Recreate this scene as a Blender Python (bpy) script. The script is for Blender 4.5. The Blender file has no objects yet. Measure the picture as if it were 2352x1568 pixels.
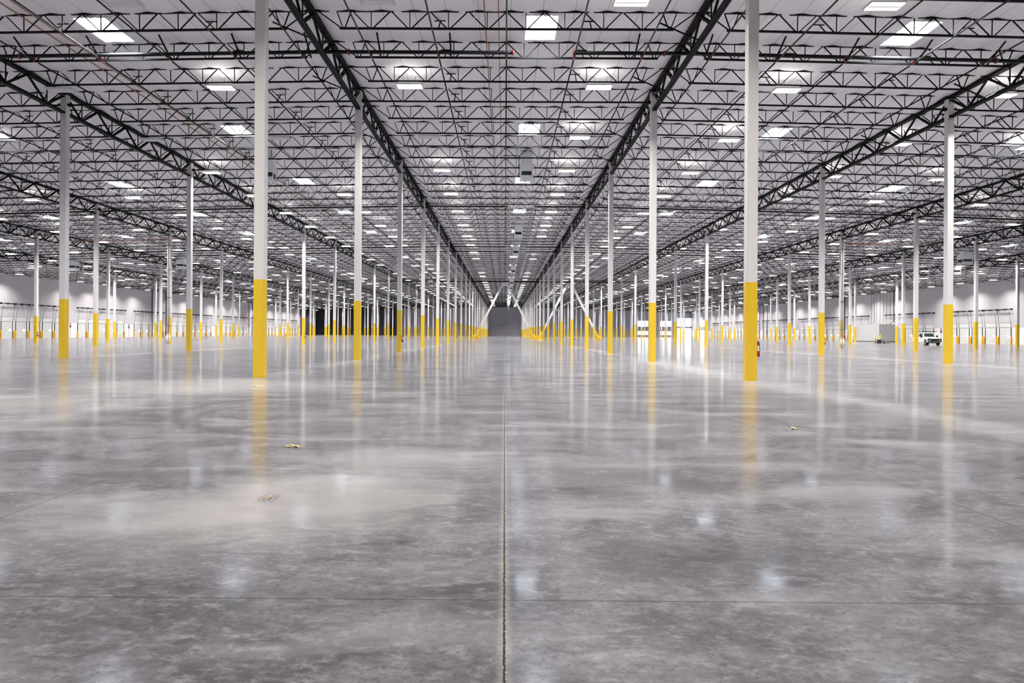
import bpy, bmesh, math, random
from mathutils import Vector, Matrix
random.seed(7)
sc = bpy.context.scene
COL = sc.collection

# ------------------------------------------------------------------ camera
W = 16.46      # column spacing across (m)
S = 15.24      # column spacing in depth (m)
K0 = 1.5089    # first visible column line, in bays from the camera
CX, CH = -0.0075, 1.5314
YAW, ROLL = -0.0039, 0.0062
FPX = 1572.6
cam_d = bpy.data.cameras.new('camera'); cam = bpy.data.objects.new('camera', cam_d); COL.objects.link(cam)
cam_d.sensor_width = 36.0; cam_d.lens = FPX / 2352 * 36
PX, PY = 1176 - 23.18, 765.05
cam_d.shift_x = -(PX - 1176) / 2352
cam_d.shift_y = (PY - 784) / 2352
cam_d.clip_start = 0.1; cam_d.clip_end = 2000
cam.matrix_world = Matrix.Translation((CX, 0, CH)) @ Matrix.Rotation(-YAW, 4, 'Z') @ Matrix.Rotation(math.pi / 2, 4, 'X') @ Matrix.Rotation(ROLL, 4, 'Z')
sc.camera = cam

# ------------------------------------------------------------------ world, exposure
w = bpy.data.worlds.new('sky'); sc.world = w; w.use_nodes = True
w.node_tree.nodes['Background'].inputs[0].default_value = (0.75, 0.86, 1.0, 1)
w.node_tree.nodes['Background'].inputs[1].default_value = 1.0
sc.view_settings.view_transform = 'Standard'; sc.view_settings.look = 'None'
sc.view_settings.exposure = 0.56; sc.view_settings.gamma = 1.0
sc.view_settings.use_curve_mapping = False
sc.cycles.max_bounces = 5; sc.cycles.diffuse_bounces = 4; sc.cycles.glossy_bounces = 2
sc.cycles.adaptive_threshold = 0.09; sc.cycles.adaptive_min_samples = 20
sc.cycles.transmission_bounces = 2; sc.cycles.transparent_max_bounces = 4
sc.cycles.sample_clamp_indirect = 6.0
sc.cycles.caustics_reflective = False; sc.cycles.caustics_refractive = False
LAMP, UPL, SKYL, DAYW = 2.2, 6.0, 2.6, 3.2       # radiance of the lamp lenses down / up, skylight domes, glazing
LAMP_W, SKY_W = 570.0, 960.0                      # beam of one high bay lamp, daylight through one skylight (W)

# ------------------------------------------------------------------ projection used for counting what the frame shows
def proj(X, Y, Z):
    x = X - CX; z = Z - CH
    xr = x * math.cos(YAW) - Y * math.sin(YAW); yr = x * math.sin(YAW) + Y * math.cos(YAW)
    if yr < 0.5: return None
    u = FPX * xr / yr; v = -FPX * z / yr
    c, s = math.cos(ROLL), math.sin(ROLL)
    return PX + c * u - s * v, PY + s * u + c * v
def seen(*pts, m=0):
    for p in pts:
        q = proj(*p)
        if q and -m <= q[0] <= 2352 + m and -m <= q[1] <= 1568 + m: return True
    return False

XW = 94.0                       # side walls at +-XW
YB = (K0 + 21) * S + 0.45       # back wall
YN = -14.0                      # wall behind the camera
def zr(X):                      # level of the column caps under the gently falling roof
    X = abs(X); return 15.14 - 0.0135 * X - 0.00016 * X * X
def yj(j): return (K0 + j) * S
def bay(i):                     # left edge, right edge, centre of bay i
    a = -XW if i == -5 else (i - .5) * W
    b = XW if i == 5 else (i + .5) * W
    return a, b, (a + b) / 2
def zbay(X):                    # straight roof line inside each bay
    for i in range(-5, 6):
        a, b, c = bay(i)
        if a - 1e-6 <= X <= b + 1e-6:
            t = (X - a) / (b - a); return zr(a) * (1 - t) + zr(b) * t
    return zr(X)

# ------------------------------------------------------------------ materials
def nodes_of(name):
    m = bpy.data.materials.new(name); m.use_nodes = True
    return m, m.node_tree, m.node_tree.nodes['Principled BSDF']
def ln(c):
    return tuple(((v / 255) / 12.92 if v / 255 <= .04045 else ((v / 255 + .055) / 1.055) ** 2.4) for v in c)
def mat(name, rgb, rough=.5, metal=0., var=.06, scale=3., spec=.5, bump=0.):
    m, nt, b = nodes_of(name); N = nt.nodes; L = nt.links
    c = ln(rgb)
    tc = N.new('ShaderNodeTexCoord'); n = N.new('ShaderNodeTexNoise'); n.inputs['Scale'].default_value = scale
    n.inputs['Detail'].default_value = 4
    L.new(tc.outputs['Object'], n.inputs['Vector'])
    r = N.new('ShaderNodeMix'); r.data_type = 'RGBA'
    r.inputs['A'].default_value = (*[v * (1 - var) for v in c], 1); r.inputs['B'].default_value = (*[min(1, v * (1 + var)) for v in c], 1)
    L.new(n.outputs['Fac'], r.inputs['Factor']); L.new(r.outputs['Result'], b.inputs['Base Color'])
    b.inputs['Roughness'].default_value = rough; b.inputs['Metallic'].default_value = metal
    b.inputs['Specular IOR Level'].default_value = spec
    if bump:
        bp = N.new('ShaderNodeBump'); bp.inputs['Strength'].default_value = bump; bp.inputs['Distance'].default_value = .02
        L.new(n.outputs['Fac'], bp.inputs['Height']); L.new(bp.outputs['Normal'], b.inputs['Normal'])
    return m
def emat(name, rgb, strength, base=(235, 235, 235), var=.05):
    m, nt, b = nodes_of(name); N = nt.nodes; L = nt.links
    b.inputs['Base Color'].default_value = (*ln(base), 1)
    tc = N.new('ShaderNodeTexCoord'); n = N.new('ShaderNodeTexNoise'); n.inputs['Scale'].default_value = 2
    L.new(tc.outputs['Object'], n.inputs['Vector'])
    mr = N.new('ShaderNodeMapRange'); mr.inputs['To Min'].default_value = strength * (1 - var); mr.inputs['To Max'].default_value = strength * (1 + var)
    L.new(n.outputs['Fac'], mr.inputs['Value']); L.new(mr.outputs['Result'], b.inputs['Emission Strength'])
    b.inputs['Emission Color'].default_value = (*rgb, 1)
    return m
M = {}
M['steel'] = mat('black_primed_steel', (14, 13, 15), .55, 0, .25, 2, .1)
M['pipe'] = mat('black_pipe', (17, 16, 17), .5, 0, .2, 2, .25)
M['colw'] = mat('white_column_paint', (208, 206, 206), .38, 0, .03, 1.2)
M['coly'] = mat('safety_yellow_paint', (216, 180, 42), .4, 0, .05, .8)
M['guard'] = mat('yellow_guard_paint', (228, 172, 30), .5, 0, .1, 3)
M['white'] = mat('white_enamel', (226, 226, 226), .35, 0, .03, 2)
M['lampw'] = mat('lamp_housing', (214, 214, 216), .4, 0, .03, 2)
M['lampoff'] = mat('unlit_lamp_lens', (205, 205, 208), .3, 0, .03, 2)
M['foil'] = mat('white_foil_lining', (236, 238, 242), .3, 0, .08, 9, .6, .8)
M['lamp'] = emat('lit_lamp_lens', (1, .95, .86), LAMP)
M['lampup'] = emat('lit_lamp_uplight', (1, .95, .88), UPL)
M['dome'] = emat('skylight_dome', (.86, .92, 1), SKYL)
M['day'] = emat('daylight_glazing', (.93, .97, 1), DAYW)
M['lite'] = emat('door_vision_glass', (.97, .98, 1), 1.6)
M['galv'] = mat('galvanised_sheet', (236, 239, 243), .35, .05, .12, 4, .5, .3)
M['dark'] = mat('dark_opening', (28, 30, 34), .6)
M['copper'] = mat('orange_gas_pipe', (166, 104, 58), .4, 0, .15, 3)
M['cream'] = mat('cream_pipe', (232, 224, 216), .4, 0, .04, 2)
M['red'] = mat('red_enamel', (176, 34, 26), .35, 0, .08, 4)
M['door'] = mat('white_dock_door', (203, 203, 200), .45, 0, .03, 1)
M['seal'] = mat('dark_track', (52, 50, 54), .6)
M['rubber'] = mat('black_rubber', (22, 22, 23), .75)
M['glass'] = mat('dark_green_glass', (42, 54, 40), .08, 0, .2, 2, .6)
M['truckw'] = mat('white_car_paint', (232, 233, 232), .22, 0, .02, 1, .6)
M['chrome'] = mat('chrome_trim', (190, 194, 200), .15, .9)
M['trimb'] = mat('black_plastic', (24, 24, 26), .45)
M['vest'] = mat('hi_vis_yellow', (222, 232, 40), .7, 0, .08, 6)
M['navy'] = mat('navy_cloth', (28, 36, 96), .8, 0, .12, 8)
M['skin'] = mat('skin', (196, 144, 116), .55, 0, .06, 8)
M['dust'] = mat('pale_rubble', (205, 192, 160), .9, 0, .25, 40, .3, .6)
M['valve'] = mat('dark_red_valve', (128, 34, 26), .45, 0, .08, 4)
M['tag'] = mat('paper_tag', (232, 230, 222), .6)
M['lilac'] = mat('grey_switch_box', (110, 112, 120), .5)

def wall_material(name, lo, hi, zsplit, var=.035):
    """painted tilt-up panels: lighter wainscot below zsplit, panel joints, faint mottling"""
    m, nt, b = nodes_of(name); N = nt.nodes; L = nt.links
    geo = N.new('ShaderNodeNewGeometry'); sep = N.new('ShaderNodeSeparateXYZ'); L.new(geo.outputs['Position'], sep.inputs[0])
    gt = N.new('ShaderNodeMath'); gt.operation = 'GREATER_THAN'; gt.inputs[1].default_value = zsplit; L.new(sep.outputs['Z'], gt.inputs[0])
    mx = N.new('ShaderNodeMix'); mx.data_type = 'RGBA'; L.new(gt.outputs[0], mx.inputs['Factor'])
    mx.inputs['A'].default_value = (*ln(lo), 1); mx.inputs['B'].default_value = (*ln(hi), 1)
    n = N.new('ShaderNodeTexNoise'); n.inputs['Scale'].default_value = .35; n.inputs['Detail'].default_value = 8; L.new(geo.outputs['Position'], n.inputs['Vector'])
    mr = N.new('ShaderNodeMapRange'); mr.inputs['To Min'].default_value = 1 - var; mr.inputs['To Max'].default_value = 1 + var; L.new(n.outputs['Fac'], mr.inputs['Value'])
    mu = N.new('ShaderNodeMix'); mu.data_type = 'RGBA'; mu.blend_type = 'MULTIPLY'; mu.inputs['Factor'].default_value = 1
    L.new(mx.outputs['Result'], mu.inputs['A']); L.new(mr.outputs['Result'], mu.inputs['B'])
    # vertical joints between the tilt-up panels
    ad = N.new('ShaderNodeMath'); ad.operation = 'ADD'; L.new(sep.outputs['X'], ad.inputs[0]); L.new(sep.outputs['Y'], ad.inputs[1])
    pp = N.new('ShaderNodeMath'); pp.operation = 'PINGPONG'; pp.inputs[1].default_value = S / 4; L.new(ad.outputs[0], pp.inputs[0])
    lt = N.new('ShaderNodeMath'); lt.operation = 'LESS_THAN'; lt.inputs[1].default_value = .02; L.new(pp.outputs[0], lt.inputs[0])
    j = N.new('ShaderNodeMix'); j.data_type = 'RGBA'; L.new(lt.outputs[0], j.inputs['Factor']); L.new(mu.outputs['Result'], j.inputs['A'])
    j.inputs['B'].default_value = (*[v * .6 for v in ln(hi)], 1)
    L.new(j.outputs['Result'], b.inputs['Base Color']); b.inputs['Roughness'].default_value = .6
    return m
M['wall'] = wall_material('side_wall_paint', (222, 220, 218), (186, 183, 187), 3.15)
M['wallb'] = wall_material('back_wall_paint', (184, 184, 194), (178, 178, 190), 3.15)
M['walld'] = wall_material('dark_wall_section', (66, 68, 82), (62, 64, 78), 3.15)  # darker tone over the far left corner of the walls
M['office'] = mat('office_wall_paint', (184, 183, 181), .55, 0, .02, .5)

# roof blanket: white vinyl faced insulation with the shade of the seam grooves painted as thin grey lines
def ceiling_material():
    m, nt, b = nodes_of('white_roof_insulation'); N = nt.nodes; L = nt.links
    geo = N.new('ShaderNodeNewGeometry')
    mp = N.new('ShaderNodeMapping'); mp.inputs['Scale'].default_value = (.9, 2.6, 1); L.new(geo.outputs['Position'], mp.inputs['Vector'])
    n = N.new('ShaderNodeTexNoise'); n.inputs['Scale'].default_value = 1.6; n.inputs['Detail'].default_value = 5; n.inputs['Distortion'].default_value = .6
    L.new(mp.outputs[0], n.inputs['Vector'])
    cr = N.new('ShaderNodeMix'); cr.data_type = 'RGBA'; cr.inputs['A'].default_value = (*ln((238, 234, 238)), 1); cr.inputs['B'].default_value = (*ln((249, 246, 249)), 1)
    L.new(n.outputs['Fac'], cr.inputs['Factor'])
    at = N.new('ShaderNodeAttribute'); at.attribute_name = 'seam'
    lt = N.new('ShaderNodeMath'); lt.operation = 'GREATER_THAN'; lt.inputs[1].default_value = .965; L.new(at.outputs['Fac'], lt.inputs[0])
    mx = N.new('ShaderNodeMix'); mx.data_type = 'RGBA'; L.new(lt.outputs[0], mx.inputs['Factor']); L.new(cr.outputs['Result'], mx.inputs['A'])
    mx.inputs['B'].default_value = (*ln((168, 164, 168)), 1)
    L.new(mx.outputs['Result'], b.inputs['Base Color'])
    bp = N.new('ShaderNodeBump'); bp.inputs['Strength'].default_value = .35; bp.inputs['Distance'].default_value = .05
    L.new(n.outputs['Fac'], bp.inputs['Height']); L.new(bp.outputs['Normal'], b.inputs['Normal'])
    b.inputs['Roughness'].default_value = .45
    return m
M['ceil'] = ceiling_material()

# polished concrete
def floor_material():
    m, nt, b = nodes_of('polished_concrete'); N = nt.nodes; L = nt.links
    geo = N.new('ShaderNodeNewGeometry'); sep = N.new('ShaderNodeSeparateXYZ'); L.new(geo.outputs['Position'], sep.inputs[0])
    X, Y = sep.outputs['X'], sep.outputs['Y']
    def math_(op, a, bb=None, c=None):
        n = N.new('ShaderNodeMath'); n.operation = op
        for k, v in enumerate((a, bb, c)):
            if v is None: continue
            if isinstance(v, (int, float)): n.inputs[k].default_value = v
            else: L.new(v, n.inputs[k])
        return n.outputs[0]
    def noise(scale, detail=6, rough=.6, dist=0., stretch=(1, 1, 1), rot=0.):
        mp = N.new('ShaderNodeMapping'); mp.inputs['Scale'].default_value = stretch; mp.inputs['Rotation'].default_value = (0, 0, rot)
        L.new(geo.outputs['Position'], mp.inputs['Vector'])
        n = N.new('ShaderNodeTexNoise'); n.inputs['Scale'].default_value = scale; n.inputs['Detail'].default_value = detail
        n.inputs['Roughness'].default_value = rough; n.inputs['Distortion'].default_value = dist
        L.new(mp.outputs[0], n.inputs['Vector']); return n.outputs['Fac']
    def rng(v, a, bb, c=0., d=1., smooth=True):
        r = N.new('ShaderNodeMapRange'); r.interpolation_type = 'SMOOTHSTEP' if smooth else 'LINEAR'
        r.inputs['From Min'].default_value = a; r.inputs['From Max'].default_value = bb
        r.inputs['To Min'].default_value = c; r.inputs['To Max'].default_value = d; L.new(v, r.inputs['Value']); return r.outputs['Result']
    def mixc(f, a, bb, blend='MIX'):
        x = N.new('ShaderNodeMix'); x.data_type = 'RGBA'; x.blend_type = blend
        if isinstance(f, (int, float)): x.inputs['Factor'].default_value = f
        else: L.new(f, x.inputs['Factor'])
        for k, v in (('A', a), ('B', bb)):
            if isinstance(v, tuple): x.inputs[k].default_value = (*v, 1)
            else: L.new(v, x.inputs[k])
        return x.outputs['Result']
    big = noise(.16, 6, .6, .8); mid = noise(1.1, 8, .68, .5, (1, 1.25, 1)); fine = noise(26, 6, .7); grit = noise(7, 8, .75, .3, (1, 1.6, 1), .5)
    trowel = noise(1.5, 7, .62, .9, (.8, 1.5, 1), -.4)
    c = mixc(rng(mid, .33, .68), ln((57, 56, 59)), ln((108, 107, 113)))
    c = mixc(math_('MULTIPLY', rng(big, .4, .66), .5), c, ln((115, 114, 120)))
    c = mixc(math_('MULTIPLY', rng(grit, .46, .66), .75), c, ln((139, 138, 144)))
    c = mixc(math_('MULTIPLY', rng(grit, .46, .3), .5), c, ln((57, 56, 59)))
    c = mixc(math_('MULTIPLY', rng(fine, .48, .66), .6), c, ln((53, 52, 56)))
    c = mixc(math_('MULTIPLY', rng(trowel, .5, .75), .35), c, ln((128, 127, 134)))
    scuff = noise(.9, 5, .55, .4, (.45, 1.3, 1), .12)
    c = mixc(math_('MULTIPLY', rng(scuff, .52, .68), .5), c, ln((150, 149, 155)))
    c = mixc(math_('MULTIPLY', rng(scuff, .48, .32), .5), c, ln((51, 50, 55)))
    warm = noise(.5, 5, .6, .3)
    c = mixc(math_('MULTIPLY', rng(warm, .56, .72), .22), c, ln((108, 93, 92)))
    # pale unsealed dust along the column lines
    pcol = math_('ABSOLUTE', math_('SUBTRACT', math_('PINGPONG', X, W / 2), W / 2))          # 0 on a column line
    edge = math_('ADD', pcol, math_('MULTIPLY', math_('SUBTRACT', noise(.5, 4, .6, .3, (1, .45, 1)), .5), 3.4))
    band = rng(edge, -.9, 1.5, 1., 0.)
    c = mixc(math_('MULTIPLY', band, .34), c, ln((184, 181, 182)))
    # dust patches with a shape of their own: round the near left column and on the slab left of the joint
    def blob(cx, cy, rx, ry, amp=.9):
        dx = math_('DIVIDE', math_('SUBTRACT', X, cx), rx); dy = math_('DIVIDE', math_('SUBTRACT', Y, cy), ry)
        d = math_('SQRT', math_('ADD', math_('MULTIPLY', dx, dx), math_('MULTIPLY', dy, dy)))
        d = math_('ADD', d, math_('MULTIPLY', math_('SUBTRACT', trowel, .5), 1.3))
        return math_('MULTIPLY', rng(d, .35, 1.15, 1., 0.), amp)
    for (cx, cy, rx, ry, a) in ((-8.6, 19.5, 4.6, 3.6, .6), (-11.5, 14.5, 4.5, 2.6, .5), (-1.75, 6.3, 1.5, 1.5, .5), (-2.9, 5.6, 1.4, 1.2, .3), (9, 30, 5, 14, .25), (-1.3, 8.2, 1.6, 1.0, .28)):
        c = mixc(blob(cx, cy, rx, ry, a), c, ln((176, 173, 174)))
    # tyre arcs
    def arc(cx, cy, r, wd, xmax, a):
        dx = math_('SUBTRACT', X, cx); dy = math_('SUBTRACT', Y, cy)
        d = math_('ABSOLUTE', math_('SUBTRACT', math_('SQRT', math_('ADD', math_('MULTIPLY', dx, dx), math_('MULTIPLY', dy, dy))), r))
        ring = rng(d, wd * .4, wd, 1., 0.)
        side = rng(X, xmax - .5, xmax + .6, 1., 0.)
        return math_('MULTIPLY', math_('MULTIPLY', math_('MULTIPLY', ring, side), rng(grit, .3, .6)), a)
    for (cx, cy, r, wd, xm, a) in ((-2.9, 13.6, 3.35, .18, -3.4, .95), (-2.6, 12.9, 3.0, .15, -3.0, .9), (-3.1, 14.2, 2.7, .07, -4.4, .5), (21, 38, 4.6, .14, 19.5, .6), (22.5, 38.5, 4.3, .12, 21, .55), (4.2, 7.9, 1.0, .06, 4.3, .3)):
        c = mixc(arc(cx, cy, r, wd, xm, a), c, ln((70, 68, 73)))
    # black scrub marks with a yellow smear
    def smear(cx, cy, rx, ry, a, col):
        nonlocal c
        dx = math_('DIVIDE', math_('SUBTRACT', X, cx), rx); dy = math_('DIVIDE', math_('SUBTRACT', Y, cy), ry)
        d = math_('SQRT', math_('ADD', math_('MULTIPLY', dx, dx), math_('MULTIPLY', dy, dy)))
        st = noise(34, 3, .5, 1.5, (1, .25, 1), .9)
        c = mixc(math_('MULTIPLY', math_('MULTIPLY', rng(d, .5, 1.1, 1., 0.), rng(st, .45, .6)), a), c, ln(col))
    smear(-2.18, 6.27, .12, .24, .85, (66, 64, 62)); smear(-2.2, 6.36, .05, .08, .6, (196, 164, 60))
    smear(-1.51, 3.28, .10, .03, .7, (60, 58, 58))
    drag = noise(1.3, 3, .5, .6, (.3, 5.0, 1), .32)
    c = mixc(math_('MULTIPLY', rng(drag, .69, .74), .35), c, ln((66, 64, 70)))
    drag2 = noise(1.1, 3, .5, .6, (.3, 6.0, 1), -.35)
    c = mixc(math_('MULTIPLY', rng(drag2, .70, .76), .25), c, ln((170, 168, 170)))
    # sawn joints
    jn = noise(40, 3, .6)
    def line(v, period, off, wd):
        return rng(math_('PINGPONG', math_('SUBTRACT', v, off), period / 2), wd * .5, wd, 1., 0.)
    lx = line(X, W / 4, 0., .0045); ly = line(Y, S / 4, 3.93, .0045)
    cent = math_('ADD', math_('ABSOLUTE', X), math_('MULTIPLY', math_('SUBTRACT', jn, .5), .012))
    lc = rng(cent, .004, .008, 1., 0.)
    halo = rng(math_('ABSOLUTE', X), .01, .05, .18, 0.)
    c = mixc(halo, c, ln((196, 190, 180)))
    jt = math_('MAXIMUM', math_('MAXIMUM', math_('MULTIPLY', lx, .8), math_('MULTIPLY', ly, .9)), lc)
    c = mixc(jt, c, ln((44, 38, 32)))
    crumb = math_('MULTIPLY', rng(math_('ABSOLUTE', X), .012, .02, 1., 0.), rng(noise(55, 2, .5), .6, .66))
    c = mixc(crumb, c, ln((190, 168, 140)))
    L.new(c, b.inputs['Base Color'])
    ro = math_('ADD', rng(mid, .34, .66, .18, .26, False), math_('MULTIPLY', rng(grit, .4, .7), .07))
    ro = math_('ADD', ro, math_('MULTIPLY', band, .16)); ro = math_('ADD', ro, math_('MULTIPLY', jt, .5))
    L.new(math_('MAXIMUM', math_('ADD', ro, .1), .29), b.inputs['Roughness'])
    b.inputs['Coat Weight'].default_value = .62; b.inputs['Coat IOR'].default_value = 1.5
    L.new(rng(mid, .34, .66, .07, .15, False), b.inputs['Coat Roughness'])
    b.inputs['Specular IOR Level'].default_value = .16
    bp = N.new('ShaderNodeBump'); bp.inputs['Strength'].default_value = .05; bp.inputs['Distance'].default_value = .02
    hh = math_('ADD', math_('MULTIPLY', noise(3.2, 3, .5), .5), math_('MULTIPLY', grit, .02)); hh = math_('SUBTRACT', hh, jt)
    L.new(hh, bp.inputs['Height']); L.new(bp.outputs['Normal'], b.inputs['Normal'])
    return m
M['floor'] = floor_material()

# ------------------------------------------------------------------ mesh helpers
class MB:
    def __init__(s): s.v = []; s.f = []; s.m = []
    def quadbox(s, c, mi=0):          # c: 8 corners, bottom ring then top ring
        b = len(s.v); s.v += [tuple(p) for p in c]
        for q in ((0, 3, 2, 1), (4, 5, 6, 7), (0, 1, 5, 4), (1, 2, 6, 5), (2, 3, 7, 6), (3, 0, 4, 7)):
            s.f.append(tuple(b + k for k in q)); s.m.append(mi)
    def box(s, x0, x1, y0, y1, z0, z1, mi=0):
        s.quadbox([(x0, y0, z0), (x1, y0, z0), (x1, y1, z0), (x0, y1, z0), (x0, y0, z1), (x1, y0, z1), (x1, y1, z1), (x0, y1, z1)], mi)
        return s
    def bar(s, p, q, a, b2=None, mi=0):   # square bar of width a, depth b2
        b2 = b2 or a
        p = Vector(p); q = Vector(q); d = (q - p).normalized()
        r = d.cross(Vector((0, 0, 1)))
        if r.length < .05: r = d.cross(Vector((0, 1, 0)))
        r.normalize(); u = r.cross(d).normalized()
        r *= a / 2; u *= b2 / 2
        s.quadbox([p - r - u, p + r - u, p + r + u, p - r + u, q - r - u, q + r - u, q + r + u, q - r + u], mi); return s
    def tube(s, pts, r, n=8, mi=0, caps=True):
        pts = [Vector(p) for p in pts]; rings = []
        rr = r if isinstance(r, (list, tuple)) else [r] * len(pts)
        for k, p in enumerate(pts):
            a = pts[max(0, k - 1)]; c = pts[min(len(pts) - 1, k + 1)]; d = (c - a).normalized()
            x = d.cross(Vector((0, 0, 1))) if k == 0 else px - d * px.dot(d)
            if x.length < .05: x = d.cross(Vector((0, 1, 0)))
            x.normalize(); px = x.copy(); y = x.cross(d).normalized(); b = len(s.v)
            for t in range(n):
                an = 2 * math.pi * t / n; s.v.append(tuple(p + (x * math.cos(an) + y * math.sin(an)) * rr[k]))
            rings.append(b)
        for a, c in zip(rings, rings[1:]):
            for t in range(n):
                s.f.append((a + t, a + (t + 1) % n, c + (t + 1) % n, c + t)); s.m.append(mi)
        if caps:
            s.f.append(tuple(rings[0] + t for t in reversed(range(n)))); s.m.append(mi)
            s.f.append(tuple(rings[-1] + t for t in range(n))); s.m.append(mi)
        return s
    def prism(s, poly, axis, a, b, mi=0):   # polygon in the plane square to axis, from a to b
        n = len(poly); base = len(s.v)
        def pt(u, v, t): return {'x': (t, u, v), 'y': (u, t, v), 'z': (u, v, t)}[axis]
        for t in (a, b):
            for (u, v) in poly: s.v.append(pt(u, v, t))
        s.f.append(tuple(base + k for k in range(n))); s.m.append(mi)
        s.f.append(tuple(base + n + k for k in reversed(range(n)))); s.m.append(mi)
        for k in range(n):
            s.f.append((base + k, base + n + k, base + n + (k + 1) % n, base + (k + 1) % n)); s.m.append(mi)
        return s
    def ball(s, c, r, n=8, mi=0, sz=(1, 1, 1), jit=0.):
        b = len(s.v); R = n // 2
        for i in range(R + 1):
            th = math.pi * i / R
            for k in range(n):
                ph = 2 * math.pi * k / n; q = r * (1 + random.uniform(-jit, jit))
                s.v.append((c[0] + q * sz[0] * math.sin(th) * math.cos(ph), c[1] + q * sz[1] * math.sin(th) * math.sin(ph), c[2] + q * sz[2] * math.cos(th)))
        for i in range(R):
            for k in range(n):
                s.f.append((b + i * n + k, b + (i + 1) * n + k, b + (i + 1) * n + (k + 1) % n, b + i * n + (k + 1) % n)); s.m.append(mi)
        return s
    def mesh(s, name, mats, smooth=False, fix=True):
        me = bpy.data.meshes.new(name); me.from_pydata(s.v, [], s.f)
        for m in (mats if isinstance(mats, (list, tuple)) else [mats]): me.materials.append(m)
        if any(s.m): me.polygons.foreach_set('material_index', s.m)
        if fix:
            bm = bmesh.new(); bm.from_mesh(me); bmesh.ops.recalc_face_normals(bm, faces=bm.faces); bm.to_mesh(me); bm.free()
        if smooth: me.shade_smooth()
        me.update(); return me
def put(name, me, parent=None, loc=(0, 0, 0)):
    o = bpy.data.objects.new(name, me); COL.objects.link(o); o.location = loc
    if parent: o.parent = parent
    return o
def empty(name, loc, rz=0, ry=0, sx=1):
    o = bpy.data.objects.new(name, None); COL.objects.link(o); o.location = loc; o.rotation_euler = (0, ry, rz); o.scale = (sx, 1, 1)
    o.empty_display_size = .3; return o
def tag(o, label, cat, group=None, kind=None):
    o['label'] = label; o['category'] = cat
    if group: o['group'] = group
    if kind: o['kind'] = kind
    return o
def area(name, parent, loc, sx, sy, watts, rgb, spread):
    ld = AREA.get((name, watts))
    if ld is None:
        ld = bpy.data.lights.new(name, 'AREA'); ld.shape = 'RECTANGLE'; ld.size = sx; ld.size_y = sy; ld.energy = watts; ld.color = rgb
        ld.spread = math.radians(spread); AREA[(name, watts)] = ld
    o = bpy.data.objects.new(name, ld); COL.objects.link(o); o.location = loc; o.parent = parent; return o
AREA = {}
def struct(name, me, label, cat, loc=(0, 0, 0)):
    o = put(name, me, None, loc); return tag(o, label, cat, kind='structure')
def soft(o, wd=.01, seg=2):
    b = o.modifiers.new('bevel', 'BEVEL'); b.width = wd; b.segments = seg; b.limit_method = 'ANGLE'; return o

ORD = ['nearest', 'second', 'third', 'fourth', 'fifth', 'sixth', 'seventh', 'eighth', 'ninth', 'tenth', 'eleventh', 'twelfth', 'thirteenth', 'fourteenth', 'fifteenth', 'sixteenth', 'seventeenth', 'eighteenth', 'nineteenth', 'twentieth']
TENS = {20: 'twentieth', 30: 'thirtieth', 40: 'fortieth', 50: 'fiftieth', 60: 'sixtieth', 70: 'seventieth', 80: 'eightieth', 90: 'ninetieth', 100: 'hundredth'}
TEN = {2: 'twenty', 3: 'thirty', 4: 'forty', 5: 'fifty', 6: 'sixty', 7: 'seventy', 8: 'eighty', 9: 'ninety'}
def ordn(n):                     # 1-based
    if n == 1: return 'first'
    if n <= 20: return ORD[n - 1]
    if n in TENS: return TENS[n]
    return TEN[n // 10] + '-' + ordn(n % 10)
def side(i): return 'left' if i < 0 else 'right'

# ------------------------------------------------------------------ floor and walls
mb = MB(); mb.box(-XW - .3, XW + .3, YN - .3, YB + .3, -.3, 0)
struct('floor', mb.mesh('floor', M['floor']), 'polished grey concrete floor slab with sawn joints', 'floor')
ZT = 16.4
def wallbox(name, x0, x1, y0, y1, m, label, z0=0, z1=ZT):
    return struct(name, MB().box(x0, x1, y0, y1, z0, z1).mesh(name, m), label, 'wall')
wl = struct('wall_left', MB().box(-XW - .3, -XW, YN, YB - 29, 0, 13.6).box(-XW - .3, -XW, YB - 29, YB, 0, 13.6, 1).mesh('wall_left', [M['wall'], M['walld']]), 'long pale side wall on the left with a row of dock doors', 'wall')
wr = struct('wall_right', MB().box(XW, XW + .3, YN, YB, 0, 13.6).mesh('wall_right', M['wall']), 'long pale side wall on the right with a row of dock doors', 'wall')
wallbox('wall_front', -XW - .3, XW + .3, YN - .3, YN, M['wall'], 'plain wall behind the viewpoint')
# back wall with the glazed openings cut out at the right hand end
OPEN = [(66.6, 72.0, [(1.1, 3.1), (5.3, 8.2)]), (78.0, 83.5, [(1.1, 3.1), (5.3, 8.2)]), (86.4, 93.7, [(0.05, 4.7), (5.3, 9.7)])]
bw = MB(); xs = -53.3
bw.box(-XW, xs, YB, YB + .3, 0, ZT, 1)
for (a, b2, zz) in OPEN:
    bw.box(xs, a, YB, YB + .3, 0, ZT)
    z = 0
    for (z0, z1) in zz: bw.box(a, b2, YB, YB + .3, z, z0); z = z1
    bw.box(a, b2, YB, YB + .3, z, ZT); xs = b2
bw.box(xs, XW, YB, YB + .3, 0, ZT)
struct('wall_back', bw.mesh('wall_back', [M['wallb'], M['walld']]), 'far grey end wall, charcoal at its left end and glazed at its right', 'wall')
struct('trim_1', MB().box(-XW, 66, YB - .08, YB, 0, .16).mesh('trim', M['white']), 'thin white strip along the foot of the far wall', 'trim')
wn = 0
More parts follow.
